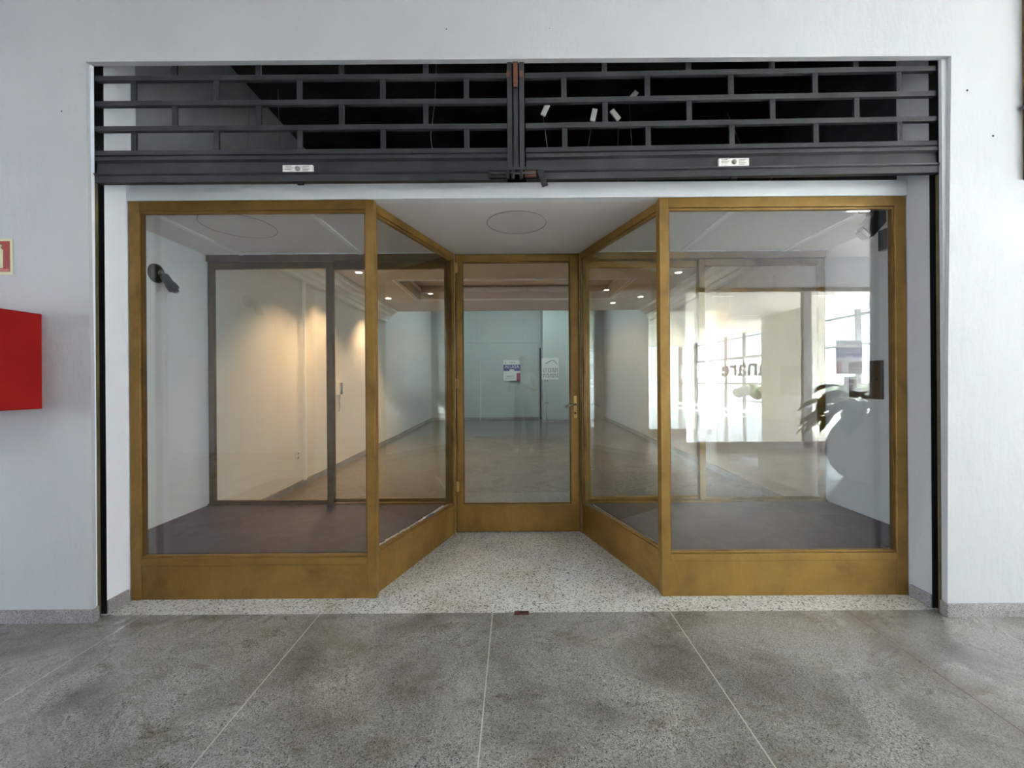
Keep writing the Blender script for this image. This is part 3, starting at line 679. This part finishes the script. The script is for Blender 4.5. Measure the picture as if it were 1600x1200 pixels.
# black spotlight at the ceiling, right bay
e = tag(empty('ceiling_spotlight', (2.34, 2.66, ZC)), 'black adjustable spotlight under the ceiling in the corner of the right display window', 'spotlight')
MB().box(2.27, 2.42, 2.62, 2.70, ZC-0.018, ZC-0.001).build('base', M['black'], e, bevel=0.004)
MB().tube([(2.35, 2.66, ZC-0.015), (2.36, 2.66, ZC-0.06)], 0.016, 12).box(2.315, 2.325, 2.63, 2.69, ZC-0.09, ZC-0.02).box(2.385, 2.395, 2.63, 2.69, ZC-0.09, ZC-0.02).build('bracket', M['black'], e)
MB().box(-0.048, 0.048, -0.03, 0.03, -0.085, 0.045, Matrix.Translation((2.335, 2.66, ZC-0.095)) @ Matrix.Rotation(R(42), 4, 'Y')).box(-0.034, 0.034, -0.025, 0.025, -0.115, -0.085, Matrix.Translation((2.335, 2.66, ZC-0.095)) @ Matrix.Rotation(R(42), 4, 'Y')).build('lamp_head', M['black'], e, bevel=0.005)
# boxes on the right bay wall
e = tag(empty('junction_box', (2.68, 2.95, 2.22)), 'grey metal box high on the wall of the right display bay', 'junction box')
MB().box(2.642, 2.6795, 2.895, 2.965, 2.225, 2.375).build('body', M['grey'], e, bevel=0.004)
MB().box(2.636, 2.642, 2.897, 2.963, 2.228, 2.372).build('lid', M['black'], e, bevel=0.002)
e = tag(empty('electrical_panel', (2.68, 3.1, 1.16)), 'dark brown flat electrical panel cover on the right display wall', 'panel')
MB().box(2.66, 2.6795, 2.97, 3.26, 1.155, 1.44).build('cover', M['brown'], e, bevel=0.003)
MB().lathe([(0.001, 0), (0.008, 0), (0.006, 0.006), (0.001, 0.006)], (0, 0, 0), 12, Matrix.Translation((2.66, 3.01, 1.30)) @ Matrix.Rotation(R(-90), 4, 'Y')).build('knob', M['black'], e)

# on the shop's left wall
def xw(y): return -2.66-(y-3.56)*0.22/10.74
y = 6.3; X = xw(y)
e = tag(empty('intercom_phone', (X, y, 1.18)), 'white wall intercom handset with its dangling cord on the left shop wall', 'intercom')
MB().box(X, X+0.04, y-0.05, y+0.05, 1.12, 1.32).build('body', M['white'], e, bevel=0.006)
MB().tube([(X+0.055, y+0.0, 1.31), (X+0.06, y+0.0, 1.22), (X+0.055, y+0.0, 1.13)], [0.02, 0.012, 0.02], 10).build('handset', M['ink'], e)
MB().tube([(X+0.03, y, 1.12), (X+0.03, y-0.03, 1.02), (X+0.025, y, 0.95), (X+0.02, y-0.02, 0.86)], 0.005, 8).build('cord', M['ink'], e)
for y, z, lb in ((5.06, 0.41, 'white socket plate with two outlets low on the left shop wall, nearest the glass'), (6.15, 0.42, 'white blank plate low on the left shop wall below the intercom'), (6.42, 0.42, 'second white blank plate low on the left shop wall, further from the glass')):
    X = xw(y); e = tag(empty('socket_plate', (X, y, z)), lb, 'wall socket', 'plates on the left shop wall')
    MB().box(X, X+0.012, y-0.04, y+0.04, z-0.06, z+0.06).build('plate', M['white'], e, bevel=0.002)
    if y < 5.5:
        for dz in (-0.025, 0.025): MB().box(X+0.012, X+0.0135, y-0.018, y+0.018, z+dz-0.015, z+dz+0.015).build('outlet', M['ink'], e)

# posters inside at the back
def poster_aluga(x, y, z, wd, ht, T, label, small=False):
    """origin: centre; T places local xy (front = +z)"""
    e = tag(empty('rental_poster', (x, y, z)), label, 'poster', 'rental posters')
    MB().box(-wd/2, wd/2, -ht/2, ht/2, -0.002, 0.0, T).build('sheet', M['paper'], e)
    MB().box(-wd/2, wd/2, -ht*0.02, ht*0.28, 0.0, 0.001, T).build('colour_band', M['purple'], e)
    MB().box(wd*0.28, wd/2, -ht/2, -ht*0.12, 0.0, 0.001, T).build('corner_block', M['wine'], e)
    textmb('ALUGA', ht*0.215, T @ Matrix.Translation((0, ht*0.175, 0.0018)), 0.0008).build('lettering', M['paper'], e)
    mb = MB().box(-wd*0.14, wd*0.14, -ht*0.16, ht*0.06, 0.0, 0.0016, T); mb.build('blank_square', M['paper'], e)
    n = 20; mb = MB().tube([T @ Vector((-wd*0.36+0.045*wd*math.cos(2*math.pi*k/n), ht*0.39+0.045*wd*math.sin(2*math.pi*k/n), 0.0015)) for k in range(3, n)], wd*0.010, 5)
    mb.build('logo', M['wine'], e)
    textmb('Land', ht*0.12, T @ Matrix.Translation((wd*0.02, ht*0.39, 0.001)), 0.0006, xs=1.2).build('lettering', M['ink'], e)
    textmb('99244.3776', ht*0.09, T @ Matrix.Translation((-wd*0.11, -ht*0.28, 0.001)), 0.0006).build('lettering', M['ink'], e)
    MB().box(-wd*0.42, wd*0.22, -ht*0.38, -ht*0.365, 0.0, 0.001, T).build('print_line', M['ink'], e)
    return e
poster_aluga(-0.09, 14.17, 1.70, 0.58, 0.72, face_negY(-0.09, 14.155, 1.70), 'ALUGA rental poster on the back wall of the shop, left of the partition')
T = face_negY(1.15, 13.18, 1.72)
e = tag(empty('agency_poster', (1.15, 13.18, 1.72)), 'white notice with a roof outline and two rows of block print on the partition', 'poster')
MB().box(-0.27, 0.27, -0.35, 0.35, -0.004, 0.0, T).build('sheet', M['paper'], e)
MB().tube([T @ Vector(p) for p in ((-0.16, 0.16, 0.004), (0.04, 0.27, 0.004), (0.12, 0.27, 0.004), (0.22, 0.15, 0.004))], 0.012, 6).build('roof_emblem', M['ink'], e)
mb = MB()
for r, (zz, hh) in enumerate(((-0.05, 0.13), (-0.22, 0.12))):
    for k in range(9): 
        xx = -0.22+k*0.055; mb.box(xx-0.010, xx+0.010, zz-hh/2, zz+hh/2, 0, 0.002, T)
        if (k+r) % 2: mb.box(xx, xx+0.045, zz+hh/2-0.02, zz+hh/2, 0, 0.002, T)
        if (k+r) % 3 == 0: mb.box(xx, xx+0.045, zz-hh/2, zz-hh/2+0.02, 0, 0.002, T)
mb.build('block_print', M['ink'], e)
e = tag(empty('wall_pipe', (1.02, 13.17, 0)), 'vertical grey pipe with two clamps on the partition under the notice', 'pipe')
MB().tube([(1.02, 13.165, 0.0), (1.02, 13.165, 1.36)], 0.018, 10).build('pipe', M['backw'], e)
for z in (0.62, 1.33): MB().box(0.965, 1.075, 13.15, 13.199, z-0.02, z+0.02).build('clamp', M['grey'], e)

# ------------------------------------------------------------------ things on the arcade wall
e = tag(empty('fire_hose_cabinet', (-2.83, YW, 1.18)), 'red fire hose cabinet on the white wall at the left edge', 'fire cabinet')
MB().box(-3.10, -2.585, 2.02, YW-0.0005, 1.172, 1.690).build('body', M['red'], e, bevel=0.004)
MB().box(-3.085, -2.60, 2.005, 2.02, 1.187, 1.675).build('door', M['red'], e, bevel=0.003)
e = tag(empty('fire_sign', (-2.84, YW, 1.91)), 'red and cream fire extinguisher sign on the wall above the red cabinet', 'sign')
T = face_negY(-2.845, YW-0.001, 2.005)
MB().box(-0.105, 0.105, -0.098, 0.098, -0.0005, 0.002, T).build('border', M['cream'], e)
MB().box(-0.09, 0.09, -0.082, 0.085, 0.002, 0.003, T).build('field', M['signred'], e)
mb = MB().prism([(-0.045, -0.062), (0.055, -0.062), (0.055, 0.035), (0.04, 0.052), (0.012, 0.055), (0.012, 0.07), (-0.02, 0.07), (-0.045, 0.035)], 0.003, 0.004, 'z', T).prism([(0.0, 0.060), (0.045, 0.066), (0.048, 0.055), (0.012, 0.05)], 0.003, 0.004, 'z', T)
mb.build('pictogram', M['cream'], e)
MB().box(-0.085, 0.085, -0.072, -0.068, 0.003, 0.0036, T).box(-0.085, 0.085, -0.079, -0.076, 0.003, 0.0036, T).build('print_line', M['pink'], e)
e = tag(empty('sign_board', (3.3, YW, 2.39)), 'bronze framed board high on the wall at the right edge', 'sign board')
MB().box(2.790, 2.83, YW-0.035, YW-0.0005, 2.385, 3.55).box(4.1, 4.14, YW-0.035, YW-0.0005, 2.385, 3.55).box(2.83, 4.1, YW-0.035, YW-0.0005, 2.385, 2.425).box(2.83, 4.1, YW-0.035, YW-0.0005, 3.51, 3.55).build('frame', M['goldd'], e, bevel=0.003)
MB().box(2.83, 4.1, YW-0.015, YW-0.003, 2.425, 3.51).build('panel', M['grey'], e)
MB().tube([(2.780, YW-0.002, 2.775), (2.780, YW-0.03, 2.775)], 0.009, 10).box(2.776, 2.80, YW-0.042, YW-0.034, 2.76, 2.79).build('bracket', M['grey'], e)
for x, z, r, lb in ((-2.47, 2.80, 0.004, 'tiny dark nail hole in the wall above left of the grille end'), (2.49, 2.88, 0.006, 'larger dark nail hole right of the grille'), (2.63, 2.63, 0.006, 'dark nail hole at lower right of the other one'), (-0.36, 3.235, 0.0035, 'tiny dark hole above the left grille leaf'), (0.205, 3.235, 0.0025, 'faint dot above the centre post')):
    o = MB().lathe([(0.0005, 0), (r, 0), (r*0.8, 0.0012), (0.0005, 0.0012)], (0, 0, 0), 8, Matrix.Translation((x, YW, z)) @ Matrix.Rotation(R(90), 4, 'X')).build('nail_hole', M['steeld'], origin=(x, YW, z)); tag(o, lb, 'hole', 'marks on the plaster')

# ------------------------------------------------------------------ behind the camera (seen in the glass)
# storefront of the opposite shop
def frame_part(e, mb, mat, n='mullion'): mb.build(n, mat, e, bevel=0.004)
e = tag(empty('window_7', (3.2, -2.85, 0)), 'grey framed storefront of the shop opposite', None, None, 'structure')
for x, wd in ((3.2, 0.06), (5.50, 0.16), (7.85, 0.10), (10.17, 0.12)): frame_part(e, MB().box(x, x+wd, -2.88, -2.80, 0, 3.06), M['alum'])
frame_part(e, MB().box(3.26, 10.17, -2.88, -2.80, 2.99, 3.06), M['goldd'], 'head_rail')
frame_part(e, MB().box(3.26, 10.17, -2.88, -2.80, 0.0, 0.13), M['alum'], 'sill_rail')
for a, b in ((3.26, 5.5), (5.66, 7.85), (7.95, 10.17)): MB().box(a-0.01, b+0.01, -2.845, -2.839, 0.12, 3.0).build('glass', M['glass'], e)
f = MB().box(2.9, 3.05, -18.2, -2.95, 0, 3.6).box(2.9, 7.2, -18.35, -18.2, 0, 3.6)
struct('wall_opposite_back', f, M['creamw'])
f = MB().box(2.9, 10.5, -18.35, -2.95, 3.42, 3.6)
struct('ceiling_opposite', f, M['creamc'])
for x, y in ((5.2, -5.2), (7.6, -5.2), (5.2, -8.2), (7.6, -8.2), (5.2, -11.4), (7.6, -11.4), (7.6, -14.6)):
    e = tag(empty('ceiling_panel', (x, y, 3.41)), 'flat ceiling panel light of the sunlit shop opposite', 'ceiling light', 'panel lights of the shop opposite')
    MB().box(x-0.3, x+0.3, y-0.08, y+0.08, 3.40, 3.419).build('housing', M['grey'], e); MB().box(x-0.27, x+0.27, y-0.06, y+0.06, 3.396, 3.40).build('diffuser', M['dimp'], e)
f = MB().box(8.4, 8.95, -8.95, -6.8, 0, 3.42).box(10.2, 10.5, -10.2, -8.9, 0, 3.42)
struct('wall_pier', f, M['creamw'], label='cream pier inside the sunlit shop opposite')
e = tag(empty('window_8', (10.3, -14, 0)), 'side facade windows with grey mullions of the shop opposite', None, None, 'structure')
ys = [-18.2, -16.6, -15.0, -13.4, -11.8, -10.2, -8.9, -7.3, -5.7, -4.2, -2.95]
for yy in ys: frame_part(e, MB().box(10.25, 10.37, yy-0.05, yy+0.05, 0, 3.42), M['alum'])
for z in (1.15, 2.35, 3.25): frame_part(e, MB().box(10.27, 10.35, -18.2, -10.2, z-0.035, z+0.035), M['alum'], 'transom'); frame_part(e, MB().box(10.27, 10.35, -8.9, -2.95, z-0.035, z+0.035), M['alum'], 'transom')
MB().box(10.30, 10.306, -18.15, -10.25, 0.02, 3.40).build('glass', M['glass'], e); MB().box(10.30, 10.306, -8.85, -3.0, 0.02, 3.40).build('glass', M['glass'], e)
MB().box(10.308, 10.311, -18.15, -10.25, 1.45, 2.32).build('frosted_film', M['film'], e)
e = tag(empty('window_9', (7.2, -18.25, 0)), 'tall end windows of the shop opposite', None, None, 'structure')
for xx in (7.2, 8.2, 9.2, 10.2): frame_part(e, MB().box(xx-0.04, xx+0.04, -18.3, -18.2, 0, 3.42), M['alum'])
MB().box(7.2, 10.2, -18.252, -18.246, 0.02, 3.4).build('glass', M['glass'], e)
# lettering on the film, read from inside the opposite shop
o = textmb('anare', 1.15, face_negX(10.294, -13.5, 1.86), 0.002, xs=1.5).build('window_lettering', M['black'], origin=(10.294, -13.95, 1.5))
tag(o, 'large dark letters across the frosted side windows of the shop opposite', 'lettering')

poster_aluga(6.36, -2.79, 1.73, 0.50, 0.64, face_posY(6.36, -2.795, 1.73), 'ALUGA rental poster on the storefront glass opposite, seen reversed in the right window')
e = tag(empty('small_notice', (6.40, -2.795, 1.15)), 'plain small grey notice below the rental poster on the glass opposite', 'notice')
MB().box(6.26, 6.50, -2.798, -2.795, 1.02, 1.36).build('sheet', M['paper'], e)
MB().box(6.30, 6.46, -2.795, -2.794, 1.24, 1.30).box(6.33, 6.43, -2.795, -2.794, 1.10, 1.20).build('print_block', M['ink'], e)

# planter with broad leaves
PX, PY = 4.56, -0.36
e = tag(empty('potted_plant', (PX, PY, 0)), 'tall white rounded planter with broad dark leaves, reflected in the right window', 'plant')
prof = [(0.001, 0), (0.20, 0), (0.27, 0.05), (0.36, 0.16), (0.415, 0.32), (0.41, 0.46), (0.35, 0.62), (0.27, 0.74), (0.235, 0.80), (0.25, 0.83), (0.23, 0.83), (0.215, 0.80), (0.001, 0.78)]
MB().lathe(prof, (PX, PY, 0), 40).build('planter', M['vase'], e)
rnd = random.Random(21)
for i in range(46):
    a = rnd.uniform(0, 2*math.pi); ln = rnd.uniform(0.24, 0.42); el = rnd.uniform(-0.15, 1.25); st = rnd.uniform(0.15, 0.40)
    d = Vector((math.cos(a)*math.cos(el), math.sin(a)*math.cos(el), math.sin(el)))
    p0 = Vector((PX+0.08*math.cos(a), PY+0.08*math.sin(a), 0.80)); p1 = p0+d*st+Vector((0, 0, 0.05))
    if i % 3 == 0: d.z -= 0.8
    out = Vector((math.cos(a), math.sin(a), d.z*0.6-0.25)).normalized(); side = Vector((-math.sin(a), math.cos(a), rnd.uniform(-0.4, 0.4))).normalized()
    mb = MB().tube([p0, (p0+p1)/2+Vector((0, 0, 0.03)), p1], 0.005, 6)
    wv = rnd.uniform(0.075, 0.135); n = 9; vs = []; fs = []
    for k in range(n):
        t = k/(n-1); c = p1+out*ln*t+Vector((0, 0, -0.16*t*t*ln/0.3)); ww = wv*math.sin(math.pi*min(1, t*0.93+0.07))**0.8
        up = Vector((0, 0, 0.02))
        for q in (c-side*ww+up, c, c+side*ww+up, c+side*ww+up+Vector((0, 0, 0.002)), c+Vector((0, 0, 0.002)), c-side*ww+up+Vector((0, 0, 0.002))): vs.append(q)
    for k in range(n-1):
        for j in range(6): fs.append((k*6+j, k*6+(j+1) % 6, k*6+6+(j+1) % 6, k*6+6+j))
    fs += [(5, 4, 3, 2, 1, 0), tuple((n-1)*6+j for j in range(6))]
    mb.add(vs, fs, None, True).build('leaf', M['leafd'], e)

# outdoors beyond the side facade
e = tag(empty('brick_building', (26, -14, -0.12)), 'brown brick building with a flat roof across the street', 'building')
MB().box(24, 34, -19.5, -8, -0.12, 6.2).build('wall', M['brick'], e)
MB().box(23.4, 34.4, -20, -7.5, 6.2, 6.6).build('roof', M['roofm'], e)
for yy in (-18, -15, -12, -9.6): MB().box(23.95, 24.02, yy-0.5, yy+0.5, 1.6, 3.4).build('window', M['lens'], e)
e = tag(empty('pale_house', (20, -3, -0.12)), 'pale house with a low tiled roof across the street', 'building')
MB().box(19, 27, -6.8, 1.5, -0.12, 3.0).build('wall', M['bldg'], e)
MB().prism([(18.3, 3.0), (27.7, 3.0), (23, 4.6)], -7.4, 2.1, 'y').build('roof', M['roofm'], e)
for yy in (-5.6, -3.4, -0.9): w_ = MB().box(18.93, 19.02, yy-0.55, yy+0.55, 1.0, 2.2).build('window', M['lens'], e)
MB().box(18.94, 19.02, -2.6, -1.8, -0.12, 2.1).build('door', M['purple'], e)
mb = MB(); rnd = random.Random(4)
for k in range(100): mb.ball((16.5+rnd.uniform(-0.3, 0.3), -25+k*0.22, 0.55+rnd.uniform(-0.15, 0.2)), rnd.uniform(0.3, 0.45), n=8)
tag(mb.build('hedge', M['hedge'], origin=(16.5, -15, -0.12)), 'low green hedge along the street outside the side windows', 'hedge', kind='stuff')
e = tag(empty('road_sign', (13.0, -6.4, -0.12)), 'round white road sign with a red rim on a pole outside the side windows', 'road sign')
MB().tube([(13.0, -6.4, -0.12), (13.0, -6.4, 1.9)], 0.035, 10).build('pole', M['alum'], e)
TS = Matrix.Translation((12.95, -6.4, 1.55)) @ Matrix.Rotation(R(-90), 4, 'Y')
MB().lathe([(0.001, 0), (0.30, 0), (0.30, 0.01), (0.001, 0.01)], (0, 0, 0), 28, TS).build('disc', M['red'], e)
MB().lathe([(0.001, 0.011), (0.23, 0.011), (0.23, 0.014), (0.001, 0.014)], (0, 0, 0), 28, TS).build('centre', M['paper'], e)

# ------------------------------------------------------------------ the photographer, seen in the door glass
def skinned(name, mat, parent, verts, edges, radii, root=0, sub=1):
    org = wloc(parent); me = bpy.data.meshes.new(name); me.from_pydata([tuple(Vector(v)-org) for v in verts], edges, []); me.materials.append(mat)
    o = bpy.data.objects.new(name, me); COL.objects.link(o); o.parent = parent
    o.modifiers.new('skin', 'SKIN')
    for i, r in enumerate(radii):
        rr = r if isinstance(r, tuple) else (r, r); me.skin_vertices[0].data[i].radius = rr
    for i in range(len(verts)): me.skin_vertices[0].data[i].use_root = (i == root)
    s = o.modifiers.new('sub', 'SUBSURF'); s.levels = sub; s.render_levels = sub
    o.modifiers['skin'].use_smooth_shade = True
    return o
bx, by = 0.16, -0.46
per = tag(empty('person', (bx, by, 0)), 'person in a white shirt standing behind the camera, holding up a phone', 'person')
V = []; E = []; Rr = []
def nd(p, r, fr=None):
    V.append(p); Rr.append(r)
    if fr is not None: E.append((fr, len(V)-1))
    return len(V)-1
pel = nd((bx, by, 0.95), (0.15, 0.11)); w1 = nd((bx, by, 1.10), (0.145, 0.10), pel); ch = nd((bx, by+0.01, 1.28), (0.165, 0.115), w1); cl = nd((bx, by, 1.42), (0.11, 0.08), ch)
nk = nd((bx, by+0.01, 1.50), 0.055, cl); hd1 = nd((bx, by+0.03, 1.58), (0.070, 0.080), nk); hd2 = nd((bx, by+0.03, 1.66), (0.078, 0.092), hd1); hd3 = nd((bx, by+0.02, 1.72), (0.060, 0.075), hd2)
tips = {}
for s in (-1, 1):
    sh = nd((bx+s*0.18, by, 1.40), 0.058, cl); el = nd((bx+s*0.25, by+0.10, 1.15), 0.042, sh)
    wr = nd((s*0.095+0.01, -0.12, 1.27), 0.027, el); pm = nd((s*0.082, -0.085, 1.29), (0.036, 0.018), wr)
    for k in range(4):
        a = nd((s*(0.088), -0.055, 1.325-k*0.019), 0.0095, pm); b = nd((s*0.090, -0.030, 1.328-k*0.019), 0.0075, a); nd((s*(0.066-0.004*(k == 3)), -0.021, 1.328-k*0.019), 0.007, b)
    a = nd((s*0.078, -0.078, 1.265), 0.011, pm); nd((s*0.062, -0.052, 1.275), 0.0095, a)
    hp = nd((bx+s*0.09, by, 0.88), 0.095, pel); kn = nd((bx+s*0.11, by+0.02, 0.49), 0.058, hp); an = nd((bx+s*0.12, by-0.01, 0.10), 0.038, kn); ft = nd((bx+s*0.125, by+0.03, 0.045), (0.04, 0.035), an); nd((bx+s*0.14, by+0.15, 0.035), (0.042, 0.026), ft)
skinned('body', M['skin'], per, V, E, Rr, 0, 2)
skinned('shirt', M['shirt'], per, [(bx, by, 0.90), (bx, by, 1.10), (bx, by+0.01, 1.28), (bx, by, 1.425), (bx-0.18, by, 1.405), (bx-0.215, by+0.05, 1.27), (bx+0.18, by, 1.405), (bx+0.215, by+0.05, 1.27)],
        [(0, 1), (1, 2), (2, 3), (3, 4), (4, 5), (3, 6), (6, 7)], [(0.175, 0.13), (0.17, 0.125), (0.185, 0.135), (0.115, 0.085), 0.072, 0.068, 0.072, 0.068], 0, 2)
skinned('trousers', M['trous'], per, [(bx, by, 0.97), (bx-0.095, by, 0.86), (bx-0.11, by+0.02, 0.49), (bx-0.12, by-0.01, 0.12), (bx+0.095, by, 0.86), (bx+0.11, by+0.02, 0.49), (bx+0.12, by-0.01, 0.12)],
        [(0, 1), (1, 2), (2, 3), (0, 4), (4, 5), (5, 6)], [(0.16, 0.12), 0.105, 0.075, 0.06, 0.105, 0.075, 0.06], 0, 2)
mb = MB()
for s in (-1, 1): mb = MB().ball((bx+s*0.133, by+0.07, 0.04), 0.05, (0.95, 2.6, 0.8), T=None); mb.build('shoe', M['white'], per)
fy = by+0.115
MB().ball((bx, by+0.005, 1.70), 0.092, (0.95, 1.05, 0.85)).build('hair', M['hair'], per)
for s in (-1, 1):
    MB().ball((bx+s*0.032, fy-0.002, 1.645), 0.012, (1.2, 0.7, 0.7)).build('eye', M['eye'], per)
    MB().ball((bx+s*0.078, by+0.02, 1.64), 0.022, (0.5, 0.9, 1.4)).build('ear', M['skin'], per)
MB().tube([(bx, fy-0.006, 1.65), (bx, fy+0.014, 1.61), (bx, fy, 1.60)], [0.008, 0.012, 0.010], 8).build('nose', M['skin'], per)
MB().ball((bx, fy-0.006, 1.575), 0.022, (1.1, 0.4, 0.3)).build('mouth', M['pink'], per)
ph = tag(empty('mobile_phone', (0, -0.035, 1.30)), 'black mobile phone held level in both hands of the person behind the camera', 'phone')
MB().box(-0.08, 0.08, -0.040, -0.031, 1.262, 1.338).build('body', M['screen'], ph, bevel=0.004)
for k in range(2): MB().lathe([(0.001, 0), (0.006, 0), (0.006, 0.001), (0.001, 0.001)], (0, 0, 0), 14, Matrix.Translation((0.055-0.02*k, -0.031, 1.32)) @ Matrix.Rotation(R(-90), 4, 'X')).build('lens', M['lens'], ph)
